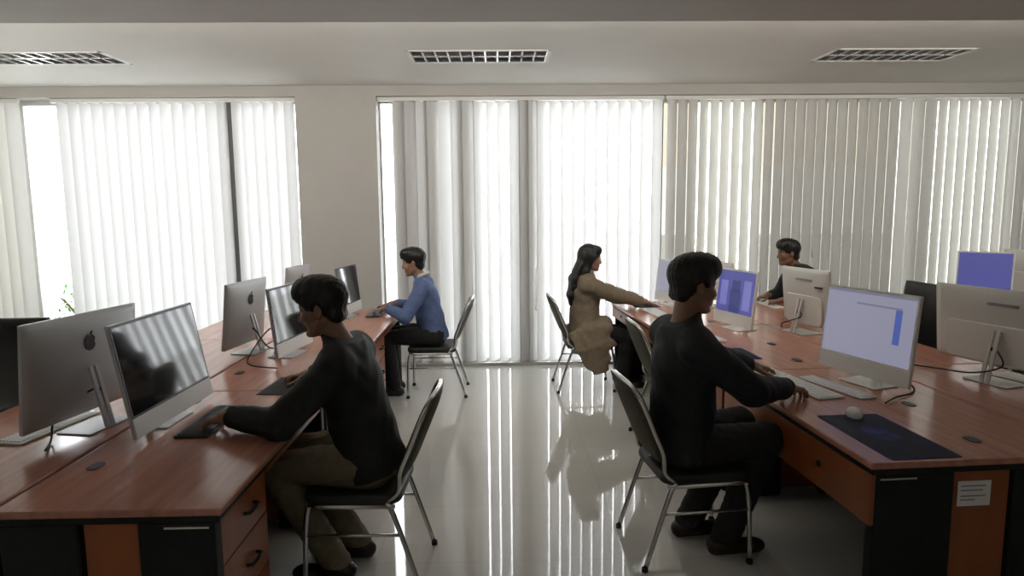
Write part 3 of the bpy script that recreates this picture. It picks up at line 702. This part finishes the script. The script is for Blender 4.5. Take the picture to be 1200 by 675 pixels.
# ------------------------------------------------------------------ people: signed distance fields meshed by surface nets
class Field:
    def __init__(s, lo, hi, vox):
        s.lo = np.array(lo, float); s.v = vox; s.n = np.ceil((np.array(hi)-s.lo)/vox).astype(int)+1
        s.F = np.full(s.n, 1., np.float32)
    def _reg(s, lo, hi):
        a = np.clip(np.floor((np.array(lo)-s.lo)/s.v).astype(int), 0, s.n); b = np.clip(np.ceil((np.array(hi)-s.lo)/s.v).astype(int)+1, 0, s.n)
        if np.any(b <= a): return None, None
        sl = tuple(slice(i, j) for i, j in zip(a, b))
        ax = [s.lo[d]+s.v*np.arange(a[d], b[d]) for d in range(3)]
        return sl, np.meshgrid(*ax, indexing='ij', sparse=True)
    def put(s, fn, lo, hi, k=0., sub=False):
        m = k+4*s.v
        sl, P = s._reg(np.array(lo)-m, np.array(hi)+m)
        if sl is None: return
        d = fn(*P).astype(np.float32); a = s.F[sl]
        if sub:
            d = -d
            h = np.maximum(k-np.abs(a-d), 0)/k if k else 0
            s.F[sl] = np.maximum(a, d)+(h*h*k*.25 if k else 0)
        else:
            h = np.maximum(k-np.abs(a-d), 0)/k if k else 0
            s.F[sl] = np.minimum(a, d)-(h*h*k*.25 if k else 0)
    def cap(s, a, b, ra, rb, k=.01, sub=False):
        a, b = np.array(a, float), np.array(b, float); ba = b-a; L = ba@ba+1e-12
        def fn(x, y, z):
            t = np.clip(((x-a[0])*ba[0]+(y-a[1])*ba[1]+(z-a[2])*ba[2])/L, 0, 1)
            return np.sqrt((x-a[0]-t*ba[0])**2+(y-a[1]-t*ba[1])**2+(z-a[2]-t*ba[2])**2)-(ra+(rb-ra)*t)
        r = max(ra, rb); s.put(fn, np.minimum(a, b)-r, np.maximum(a, b)+r, k, sub)
    def ell(s, c, r, R=None, k=.01, sub=False):
        c, r = np.array(c, float), np.array(r, float); R = np.eye(3) if R is None else np.array(R)
        def fn(x, y, z):
            X, Y, Z = x-c[0], y-c[1], z-c[2]
            u = (R[0, 0]*X+R[1, 0]*Y+R[2, 0]*Z)/r[0]; v = (R[0, 1]*X+R[1, 1]*Y+R[2, 1]*Z)/r[1]; w_ = (R[0, 2]*X+R[1, 2]*Y+R[2, 2]*Z)/r[2]
            k0 = np.sqrt(u*u+v*v+w_*w_); k1 = np.sqrt((u/r[0])**2+(v/r[1])**2+(w_/r[2])**2)+1e-9
            return k0*(k0-1)/k1
        m = r.max(); s.put(fn, c-m, c+m, k, sub)
    def eseg(s, a, b, sa, sb, k=.03, side=(0, 1, 0)):
        """limb of elliptical section: (side half width, depth half width) at each end"""
        a, b = np.array(a, float), np.array(b, float); ax = b-a; L = np.linalg.norm(ax); ax = ax/L
        sd = np.array(side, float); sd = sd-ax*(sd@ax); sd /= np.linalg.norm(sd); fd = np.cross(sd, ax)
        def fn(x, y, z):
            X, Y, Z = x-a[0], y-a[1], z-a[2]
            h = X*ax[0]+Y*ax[1]+Z*ax[2]; t = np.clip(h/L, 0, 1); q = h-t*L
            S = sa[0]+(sb[0]-sa[0])*t; D = sa[1]+(sb[1]-sa[1])*t; m = np.minimum(S, D)
            u = (X*sd[0]+Y*sd[1]+Z*sd[2])/S; v = (X*fd[0]+Y*fd[1]+Z*fd[2])/D
            return (np.sqrt(u*u+v*v+(q/m)**2)-1)*m
        r = max(*sa, *sb); s.put(fn, np.minimum(a, b)-r, np.maximum(a, b)+r, k)
    def clip(s, p, n):
        """keep the side of the plane that n points away from"""
        sl, (x, y, z) = s._reg(s.lo, s.lo+s.v*(s.n-1)); n = np.array(n, float); n /= np.linalg.norm(n)
        d = ((x-p[0])*n[0]+(y-p[1])*n[1]+(z-p[2])*n[2]).astype(np.float32); s.F = np.maximum(s.F, d)
    def ripple(s, fn):
        sl, (x, y, z) = s._reg(s.lo, s.lo+s.v*(s.n-1)); s.F += fn(x, y, z).astype(np.float32)
    def mesh(s, smooth=1):
        F = s.F; n = F.shape
        F[0] = F[-1] = 1; F[:, 0] = F[:, -1] = 1; F[:, :, 0] = F[:, :, -1] = 1
        S = F < 0
        c = [S[i:n[0]-1+i, j:n[1]-1+j, k:n[2]-1+k] for i in (0, 1) for j in (0, 1) for k in (0, 1)]
        cnt = np.zeros(c[0].shape, np.int8)
        for q in c: cnt += q
        act = (cnt > 0) & (cnt < 8); I = np.argwhere(act); idx = np.full(act.shape, -1, np.int64); idx[act] = np.arange(len(I))
        val = np.stack([F[I[:, 0]+i, I[:, 1]+j, I[:, 2]+k] for i in (0, 1) for j in (0, 1) for k in (0, 1)], 1)
        cor = np.array([(i, j, k) for i in (0, 1) for j in (0, 1) for k in (0, 1)], float)
        acc = np.zeros((len(I), 3)); w_ = np.zeros(len(I))
        for a in range(8):
            for b in range(a+1, 8):
                if abs(cor[a]-cor[b]).sum() != 1: continue
                va, vb = val[:, a], val[:, b]; m = (va < 0) != (vb < 0)
                t = np.where(m, va/(va-vb+1e-12), 0); acc += m[:, None]*(cor[a]+(cor[b]-cor[a])*t[:, None]); w_ += m
        V = s.lo+s.v*(I+acc/w_[:, None]); Q = []
        for ax in range(3):
            sl0 = [slice(None)]*3; sl1 = [slice(None)]*3; sl0[ax] = slice(0, -1); sl1[ax] = slice(1, None)
            A, B = S[tuple(sl0)], S[tuple(sl1)]; E = np.argwhere(A != B); o1, o2 = (ax+1) % 3, (ax+2) % 3
            ok = (E[:, o1] > 0) & (E[:, o2] > 0); E = E[ok]; fl = A[tuple(E.T)]
            def cell(d1, d2):
                e = E.copy(); e[:, o1] -= d1; e[:, o2] -= d2; return idx[tuple(e.T)]
            q = np.stack([cell(1, 1), cell(0, 1), cell(0, 0), cell(1, 0)], 1); q[~fl] = q[~fl][:, ::-1]; Q.append(q)
        Q = np.concatenate(Q)
        for _ in range(smooth):
            acc = np.zeros_like(V); w_ = np.zeros(len(V))
            for e in range(4):
                np.add.at(acc, Q[:, e], V[Q[:, (e+1) % 4]]); np.add.at(acc, Q[:, e], V[Q[:, e-1]]); np.add.at(w_, Q[:, e], 2)
            V = .5*V+.5*acc/w_[:, None]
        return V, Q
def mesh_obj(name, V, Q, mats, parent=None, mi=None):
    me = bpy.data.meshes.new(name); me.vertices.add(len(V)); me.vertices.foreach_set('co', V.astype(np.float32).ravel())
    me.loops.add(len(Q)*4); me.loops.foreach_set('vertex_index', Q.astype(np.int32).ravel())
    me.polygons.add(len(Q)); me.polygons.foreach_set('loop_start', np.arange(len(Q), dtype=np.int32)*4)
    me.polygons.foreach_set('use_smooth', np.ones(len(Q), bool))
    for m in mats: me.materials.append(m)
    if mi is not None: me.polygons.foreach_set('material_index', mi.astype(np.int32))
    me.update(calc_edges=True); me.validate()
    o = bpy.data.objects.new(name, me); COL.objects.link(o)
    if parent: o.parent = parent
    return o

M_LIP = mat('lips', (.22, .075, .06), .5); M_EYEW = mat('eye_white', (.6, .58, .55), .3); M_IRIS = mat('iris', (.012, .008, .006), .2)
def skin(name, c): return mat(name, c, .5, noise=.08, nscale=30)
M_HAIR = mat('black_hair', (.010, .009, .008), .45, noise=.4, nscale=60, stretch=(1, 1, .15), bump=.3, bscale=90)
V3 = lambda *a: np.array(a, float)
def rotY(a): c, s = math.cos(a), math.sin(a); return np.array([[c, 0, s], [0, 1, 0], [-s, 0, c]])
def rotZ(a): c, s = math.cos(a), math.sin(a); return np.array([[c, -s, 0], [s, c, 0], [0, 0, 1]])
def unit(v): return v/np.linalg.norm(v)
def ik(sh, wr, l1, l2, pole):
    d = wr-sh; L = min(np.linalg.norm(d), (l1+l2)*.995); u = unit(d); a = (l1*l1-l2*l2+L*L)/(2*L); h = math.sqrt(max(l1*l1-a*a, 1e-6))
    p = pole-u*(pole@u); return sh+u*a+unit(p)*h

def person(name_label, loc, rz, wristL, wristR, handL, handR, skin_m, top_m, trouser_m, shoe_m, vox=.005, lean=8, head_pitch=8, head_yaw=0, hair='short',
           shirt='plain', female=False, knees=(.44, .44), knee_dz=0., ankles=(.40, .40), S=1., cloth_off=.016, collar_m=None, watch=None, coat=False, group='students at the computers', ystance=.09, seat=.462):
    """local frame: faces +x, left is +y, floor z=0; wrists given in the local frame"""
    PZ_ = seat+.085
    PEL = V3(0, 0, PZ_); RL = rotY(math.radians(lean))
    def T(x, y, z): return PEL+RL@V3(x, y, z)*S          # torso frame, from the pelvis
    fw = .92 if female else 1.
    waist = T(.01, 0, .17); chest = T(.015, 0, .36); shl = T(.0, 0, .475); neck0 = T(.005, 0, .515)
    HC = T(.05, 0, .70)
    HR = rotZ(math.radians(head_yaw))@rotY(math.radians(head_pitch))
    def Hd(x, y, z): return HC+HR@(V3(x, y, z)*S)
    shJ = {1: T(.0, .178*fw, .455), -1: T(.0, -.178*fw, .455)}
    wr = {1: np.array(wristL, float), -1: np.array(wristR, float)}
    el = {s: ik(shJ[s], wr[s], .30*S, .262*S, V3(-.15, s*.85, -.85)) for s in (1, -1)}
    hip = {s: PEL+V3(.0, s*.085, -.01) for s in (1, -1)}
    kn = {1: V3(knees[0]*S, ystance+.03, PZ_+.005+knee_dz), -1: V3(knees[1]*S, -ystance-.03, PZ_+.005+knee_dz)}
    an = {1: V3(ankles[0], ystance+.01, .085), -1: V3(ankles[1], -ystance-.01, .085)}
    allp = [PEL, HC, wr[1], wr[-1], kn[1], kn[-1], an[1], an[-1], el[1], el[-1]]
    lo = np.min(allp, 0)-.26; hi = np.max(allp, 0)+.27; lo[2] = max(lo[2], -.02)
    # ---- body
    f = Field(lo, hi, vox)
    f.eseg(PEL, waist, (.150*S, .108*S), (.128*fw*S, .096*S), .04); f.eseg(waist, chest, (.128*fw*S, .096*S), (.150*fw*S, .110*S), .04)
    f.eseg(chest, shl, (.150*fw*S, .105*S), (.125*fw*S, .070*S), .04)
    f.cap(T(0, -.14*fw, .475), T(0, .14*fw, .475), .055*S, .055*S, .04)
    f.cap(neck0, Hd(-.022, 0, -.075), .056*S*fw, .053*S*fw, .03)
    for s in (1, -1):
        f.cap(shJ[s], el[s], .050*S*fw, .040*S*fw, .02); f.cap(el[s], wr[s], .040*S*fw, .026*S, .015)
        f.cap(hip[s], kn[s], .085*S, .058*S, .03); f.cap(kn[s], an[s], .055*S, .038*S, .02)
        f.cap(an[s]+V3(-.02, 0, -.03), an[s]+V3(.13, 0, -.055), .035, .025, .02)
    # head
    f.ell(Hd(-.012, 0, .040), V3(.098, .076, .088)*S, HR, .0)
    f.ell(Hd(.028, 0, -.030), V3(.062, .060, .082)*S, HR, .03)
    f.cap(Hd(-.005, -.050, -.055), Hd(.055, -.016, -.098), .019*S, .018*S, .02); f.cap(Hd(-.005, .050, -.055), Hd(.055, .016, -.098), .019*S, .018*S, .02)
    f.ell(Hd(.072, 0, -.100), V3(.020, .022, .017)*S, HR, .015)
    for s in (1, -1):
        f.ell(Hd(.058, s*.040, -.028), V3(.026, .024, .024)*S, HR, .02)          # cheek
        f.cap(Hd(.082, s*.014, .024), Hd(.068, s*.048, .022), .010*S, .009*S, .014)  # brow
        f.ell(Hd(.098, s*.031, .002), V3(.018, .017, .011)*S, HR, .012, sub=True)    # socket
        f.ell(Hd(.0725, s*.031, .002), V3(.0130, .0135, .0115)*S, HR, .002)          # eyeball
        f.cap(Hd(.074, s*.020, .0135), Hd(.070, s*.043, .0120), .005*S, .0045*S, .004)  # lid
        Er = HR@rotZ(s*.35)
        f.ell(Hd(-.008, s*.079, -.006), V3(.019, .0075, .031)*S, Er, .006)          # ear
        f.ell(Hd(-.002, s*.088, -.004), V3(.009, .006, .017)*S, Er, .004, sub=True)
        f.ell(Hd(.094, s*.0125, -.040), V3(.010, .0085, .008)*S, HR, .008)          # nostril wing
    f.cap(Hd(.086, 0, .014), Hd(.106, 0, -.032), .0085*S, .0115*S, .012)            # nose
    f.ell(Hd(.087, 0, -.0635), V3(.0095, .024, .0062)*S, HR, .006); f.ell(Hd(.084, 0, -.0765), V3(.0098, .020, .0068)*S, HR, .006)
    f.cap(Hd(.099, -.018, -.0700), Hd(.099, .018, -.0700), .0025*S, .0025*S, .004, sub=True)
    # hands
    tips = {}
    for s, hd in ((1, handL), (-1, handR)):
        d = unit(np.array(hd['dir'], float)); up = np.array(hd.get('up', (0, 0, 1)), float); up = unit(up-d*(up@d)); inn = np.cross(up, d)*(-s)  # towards the thumb
        W = wr[s]; h = S*(.93 if female else 1.)
        knk = []
        for j, q in enumerate((.032, .011, -.010, -.030)):
            kb = W+d*(.088-.004*abs(j-1)-.004*(j == 3))*h+inn*q*h
            f.cap(W+d*.012+inn*q*.45*h, kb, .0155*h, .0115*h, .012); knk.append(kb)
        f.cap(W-d*.02, W+d*.03, .026*S, .024*h, .015)
        curl = hd.get('curl', 1.)
        for j, (L, r0) in enumerate(((.070, .0088), (.078, .0090), (.072, .0086), (.056, .0078))):
            dd = d+inn*(.14-.10*j); dd = unit(dd); p = knk[j].copy(); ang = (.25+.03*j)*curl; rr = r0*h
            for sg, (fr, bend) in enumerate(((.46, .55), (.30, .42), (.24, 0))):
                v = dd*math.cos(ang)-up*math.sin(ang); e = p+v*L*fr*h; f.cap(p, e, rr, rr*.90, .0035); p = e; rr *= .90; ang += bend*curl
            tips[s, j] = p
        tb = W+d*.022*h+inn*.024*h-up*.008
        t1 = tb+unit(d*.62+inn*.72-up*.30)*.042*h; t2 = t1+unit(d*.88+inn*.34-up*.28)*.032*h; t3 = t2+unit(d*.95+inn*.10-up*.25)*.024*h
        f.cap(tb, t1, .0150*h, .0115*h, .010); f.cap(t1, t2, .0108*h, .0098*h, .004); f.cap(t2, t3, .0098*h, .0085*h, .004)
    V, Q = f.mesh()
    C = (V[Q].mean(1)-HC)@HR/S; mi = np.zeros(len(Q), int)
    ay = np.abs(C[:, 1])
    lip = (((C[:, 0]-.086)/.02)**2+(C[:, 1]/.024)**2+((C[:, 2]+.070)/.0125)**2 < 1) & (C[:, 0] > .082); mi[lip] = 1
    eye = ((C[:, 0]-.0725)/.016)**2+((ay-.031)/.0135)**2+((C[:, 2]-.0015)/.0080)**2 < 1; mi[eye] = 2
    ir = eye & ((ay-.030)**2+(C[:, 2]-.002)**2 < .0062**2); mi[ir] = 3
    br = (np.abs(C[:, 2]-.030-.10*(.03-np.abs(ay-.030))*.6) < .0055) & (ay > .012) & (ay < .052) & (C[:, 0] > .055); mi[br] = 4
    root = mesh_obj('person', V, Q, [skin_m, M_LIP, M_EYEW, M_IRIS, M_HAIR], None, mi)
    root.location = loc; root.rotation_euler = (0, 0, rz); tag(root, name_label, 'person', group)
    # ---- hair
    g = Field(HC-.26-(V3(0, 0, .36) if hair == 'long' else 0), HC+.26, vox*.85)
    if hair == 'long':
        g.ell(Hd(-.020, 0, .045), V3(.112, .090, .098)*S, HR, 0)
        g.ell(Hd(.050, -.03, .085), V3(.045, .050, .042)*S, HR, .02); g.ell(Hd(.050, .03, .085), V3(.045, .050, .042)*S, HR, .02)
        bk0 = Hd(-.060, 0, .0); bk1 = T(-.115, 0, .50); bk2 = T(-.135, 0, .34); bk3 = T(-.130, 0, .25)
        g.eseg(bk0, bk1, (.085, .055), (.090, .036), .04); g.eseg(bk1, bk2, (.090, .034), (.080, .028), .03); g.eseg(bk2, bk3, (.080, .028), (.045, .016), .03)
        for s in (1, -1): g.cap(Hd(.005, s*.074, .02), Hd(-.045, s*.078, -.13), .024, .026, .03); g.cap(Hd(-.045, s*.078, -.13), T(-.09, s*.075, .43), .026, .022, .03)
        g.ell(Hd(.125, 0, -.035), V3(.085, .066, .105)*S, HR, .012, sub=True)
        g.ripple(lambda x, y, z: .0022*np.sin(y*260+np.sin(z*14)*2+x*90))
    else:
        g.ell(Hd(-.016, 0, .052), V3(.113, .090, .095)*S, HR, 0)
        g.ell(Hd(.036, 0, .104), V3(.074, .072, .046)*S, HR, .03)
        g.ell(Hd(.078, 0, .075), V3(.032, .060, .030)*S, HR, .025)
        g.cap(Hd(-.066, -.03, -.04), Hd(-.066, .03, -.04), .034, .034, .04)
        g.ell(Hd(.120, 0, -.032), V3(.088, .110, .082)*S, HR, .012, sub=True)
        for s in (1, -1):
            g.ell(Hd(.0, s*.092, -.022), V3(.034, .030, .050)*S, HR, .010, sub=True)
        a = Hd(-.02, 0, -.062); g.clip(a, HR@V3(.45, 0, -1))
        g.ripple(lambda x, y, z: .0022*np.sin(x*190+np.sin(y*90)*1.5+z*80)*np.sin(y*170+z*65+x*40))
    V, Q = g.mesh(); mesh_obj('hair', V, Q, [M_HAIR], root)
    # ---- trousers
    of = .012
    t = Field(lo, hi, vox)
    t.eseg(PEL+V3(0, 0, -.01), waist, (.150*S+of, .108*S+of), (.130*fw*S+of, .098*S+of), .04)
    for s in (1, -1):
        t.cap(hip[s], kn[s], .088*S+of, .062*S+of, .03); t.cap(kn[s], an[s]+V3(0, 0, -.01), .062*S+of, .050*S+of, .02)
        kk = kn[s]
    t.clip(T(0, 0, .125), RL@V3(0, 0, 1)); t.clip((0, 0, .072), (0, 0, -1)); t.clip((0, 0, seat-.004), (0, 0, -1)) if False else None
    def fold(x, y, z): return .0022*np.sin(x*75+z*110+np.sin(y*40))*np.cos(z*60-x*30)
    t.ripple(fold); V, Q = t.mesh(); mesh_obj('trousers', V, Q, [trouser_m], root)
    # ---- top
    of = cloth_off
    u = Field(lo, hi, vox)
    hip_s = .165 if not coat else .18
    u.eseg(PEL+V3(0, 0, -.01), waist, (hip_s*S+of, .118*S+of), (.138*fw*S+of, .104*S+of), .05); u.eseg(waist, chest, (.138*fw*S+of, .104*S+of), (.155*fw*S+of, .112*S+of), .05)
    u.eseg(chest, shl, (.155*fw*S+of, .108*S+of), (.130*fw*S+of, .072*S+of), .04)
    u.cap(T(0, -.14*fw, .478), T(0, .14*fw, .478), .056*S+of, .056*S+of, .04)
    u.cap(neck0, T(.012, 0, .575), .060*S+of, .056*S+of*.6, .03)
    for s in (1, -1):
        u.cap(shJ[s], el[s], .056*S+of, .046*S+of, .03); cu = el[s]+(wr[s]-el[s])*.93; u.cap(el[s], cu, .045*S+of, .033*S+of*.6, .02)
        cd_ = unit(wr[s]-el[s])
    if coat:      # long coat hanging past the seat
        u.eseg(PEL+V3(.03, -.185, .02), V3(.05, -.238, .42), (.19, .040), (.165, .024), .05, side=(1, 0, 0)); u.eseg(V3(.05, -.240, .42), V3(.12, -.245, .20), (.165, .024), (.085, .018), .03, side=(1, 0, 0))
        u.eseg(PEL+V3(.05, .0, .03), PEL+V3(.20, -.02, .05), (.19, .08), (.17, .075), .04)
        u.eseg(PEL+V3(-.06, .16, .02), V3(.0, .235, .34), (.13, .022), (.11, .016), .03, side=(1, 0, 0))
    zc = .50+S*.06
    for s in (1, -1):
        cd_ = unit(wr[s]-el[s]); p = wr[s]-cd_*.012
        sl, (x, y, z) = u._reg(wr[s]-.10, wr[s]+.10)
        if sl is not None:
            d = ((x-p[0])*cd_[0]+(y-p[1])*cd_[1]+(z-p[2])*cd_[2]).astype(np.float32); u.F[sl] = np.maximum(u.F[sl], d)
    def fold2(x, y, z): return .0030*np.sin(z*42+x*25+np.sin(y*23+x*17)*1.6)*np.sin(x*31-z*14+y*27)
    u.ripple(fold2)
    u.clip(T(.012, 0, .572), RL@V3(-.45, 0, 1))
    if not coat: u.clip(T(0, 0, -.055), RL@V3(0, 0, -1))
    V, Q = u.mesh(); tp = mesh_obj(shirt, V, Q, [top_m], root)
    if collar_m:
        c = Field(HC-.3, HC+.1, vox*.8)
        for s in (1, -1):
            c.cap(T(-.062, s*.022, .578), T(.006, s*.074, .572), .017, .017, .01); c.cap(T(.006, s*.074, .572), T(.076, s*.022, .536), .017, .014, .01)
        c.cap(T(-.064, -.02, .579), T(-.064, .02, .579), .017, .017, .01)
        V, Q = c.mesh(); mesh_obj('collar', V, Q, [collar_m], tp)
    # ---- shoes
    for s in (1, -1):
        h = Field(an[s]-V3(.16, .10, .12), an[s]+V3(.28, .10, .06), vox)
        a = an[s]; h.cap(a+V3(-.045, 0, -.045), a+V3(.15, 0, -.058), .044, .030, .02); h.cap(a+V3(.0, 0, -.03), a+V3(.06, 0, -.045), .046, .040, .02); h.ell(a+V3(.145, s*.004, -.055), (.065, .046, .034), None, .02)
        h.clip((0, 0, .003), (0, 0, -1)); h.clip(a+V3(0, 0, .0), (0, 0, 1)); V, Q = h.mesh(); sh = mesh_obj('shoe', V, Q, [shoe_m], root)
    if watch:
        s = watch; cd_ = unit(wr[s]-el[s]); p = wr[s]-cd_*.004
        a = unit(np.cross(cd_, V3(0, 0, 1))); b = np.cross(cd_, a)
        ntube('wristband', [tuple(p+(a*math.cos(q)+b*math.sin(q))*.030*S) for q in np.linspace(0, 2*PI, 24, endpoint=False)], .006, M_BLKPL, root, closed=True)
    return root
def loc_of(pt, loc, rz):
    """world point to the person's local frame"""
    d = np.array(pt, float)-np.array(loc, float); c, s = math.cos(-rz), math.sin(-rz)
    return V3(c*d[0]-s*d[1], s*d[0]+c*d[1], d[2])
def ldir(v, rz): c, s = math.cos(-rz), math.sin(-rz); return V3(c*v[0]-s*v[1], s*v[0]+c*v[1], v[2])

SK1 = skin('skin_tan', (.29, .16, .10)); SK2 = skin('skin_light_tan', (.33, .19, .125)); SK3 = skin('skin_brown', (.22, .115, .07))
T_BLACK = mat('black_jacket_cloth', (.010, .012, .010), .75, noise=.2, nscale=30, bump=.25, bscale=160)
T_NAVY = mat('navy_black_shirt_cloth', (.010, .013, .016), .75, noise=.2, nscale=30, bump=.25, bscale=160)
T_BLUE = mat('blue_jumper_knit', (.11, .165, .33), .85, noise=.15, nscale=40, bump=.3, bscale=180)
T_BEIGE = mat('beige_coat_cloth', (.23, .185, .125), .85, noise=.12, nscale=30, bump=.25, bscale=160)
T_DGREY = mat('dark_grey_shirt_cloth', (.022, .030, .028), .8, noise=.15, nscale=30, bump=.2, bscale=160)
P_KHAKI = mat('khaki_trouser_cloth', (.17, .14, .085), .85, noise=.12, nscale=30, bump=.25, bscale=160)
P_BLACK = mat('black_trouser_cloth', (.010, .010, .011), .8, noise=.2, nscale=30, bump=.2, bscale=160)
S_BLACK = mat('black_shoe_leather', (.012, .012, .012), .4); S_BROWN = mat('dark_brown_shoe_leather', (.025, .017, .012), .45)
C_WHITE = mat('white_collar_cloth', (.62, .64, .68), .8)

WZ = DT+.064
def seat_person(label, loc, rz, wl, wr_, dl, dr, **kw):
    loc = (loc[0], loc[1], 0)
    return person(label, loc, rz, loc_of(wl, loc, rz), loc_of(wr_, loc, rz), {'dir': ldir(dl, rz), 'curl': kw.pop('curlL', 1.)}, {'dir': ldir(dr, rz), 'curl': kw.pop('curlR', 1.)}, **kw)
# front right: dark shirt, facing the lavender screen
seat_person('student in a dark navy shirt typing at the front right', (.88, 3.11), rad(8), (1.40, 3.58, WZ), (1.40, 3.10, WZ+.004), (.9, .25, -.18), (.8, .55, -.18),
    skin_m=SK1, top_m=T_NAVY, trouser_m=P_BLACK, shoe_m=S_BROWN, lean=0, head_pitch=6, head_yaw=4, shirt='shirt', S=1.09, cloth_off=.024, watch=1, knee_dz=.025, ankles=(.10, .20), knees=(.345, .355), vox=.005)
# front left: black jacket, khaki trousers
seat_person('student in a black jacket and khaki trousers typing at the front left', (-.588, 2.97), PI-rad(4), (-1.17, 2.80, WZ), (-1.02, 3.52, WZ), (-1, .05, -.2), (-.9, .35, -.15),
    skin_m=SK1, top_m=T_BLACK, trouser_m=P_KHAKI, shoe_m=S_BLACK, lean=13, head_pitch=10, shirt='jacket', S=1.04, ankles=(.16, .12), knees=(.42, .42), vox=.005, cloth_off=.024)
# far left: blue jumper
seat_person('student in a blue jumper with white collar, left of the middle blind', (-.585, 5.95), PI, (-.99, 5.84, WZ), (-.98, 6.14, WZ), (-1, .1, -.15), (-1, 0, -.15),
    skin_m=SK2, top_m=T_BLUE, trouser_m=P_BLACK, shoe_m=S_BLACK, lean=11, head_pitch=8, shirt='jumper', S=.96, collar_m=C_WHITE, ankles=(.36, .38), vox=.0065)
# far middle: woman in beige
seat_person('woman with long black hair in a beige coat, typing by the blind', (.785, 6.07), rad(4), (1.34, 6.24, WZ), (1.34, 6.06, WZ), (1, .05, -.15), (1, .1, -.15),
    skin_m=SK2, top_m=T_BEIGE, trouser_m=P_BLACK, shoe_m=S_BLACK, lean=2, head_pitch=6, shirt='coat', S=.95, cloth_off=.026, female=True, hair='long', coat=True, ankles=(.40, .36), vox=.0065, knees=(.42, .42), knee_dz=-.07)
# far right: man in dark grey
office_chair(3.08, 6.22, PI+rad(4), 'black office chair under the man in dark grey by the blind', .86)
seat_person('man in a dark grey shirt behind the white computer back, by the blind', (3.04, 6.22), PI+rad(4), (2.66, 6.06, WZ), (2.64, 6.36, WZ), (-1, .1, -.15), (-1, -.1, -.15),
    skin_m=SK3, top_m=T_DGREY, trouser_m=P_BLACK, shoe_m=S_BLACK, lean=22, head_pitch=2, shirt='shirt', S=.95, vox=.0065, seat=.545, knees=(.36, .36), ankles=(.30, .30))
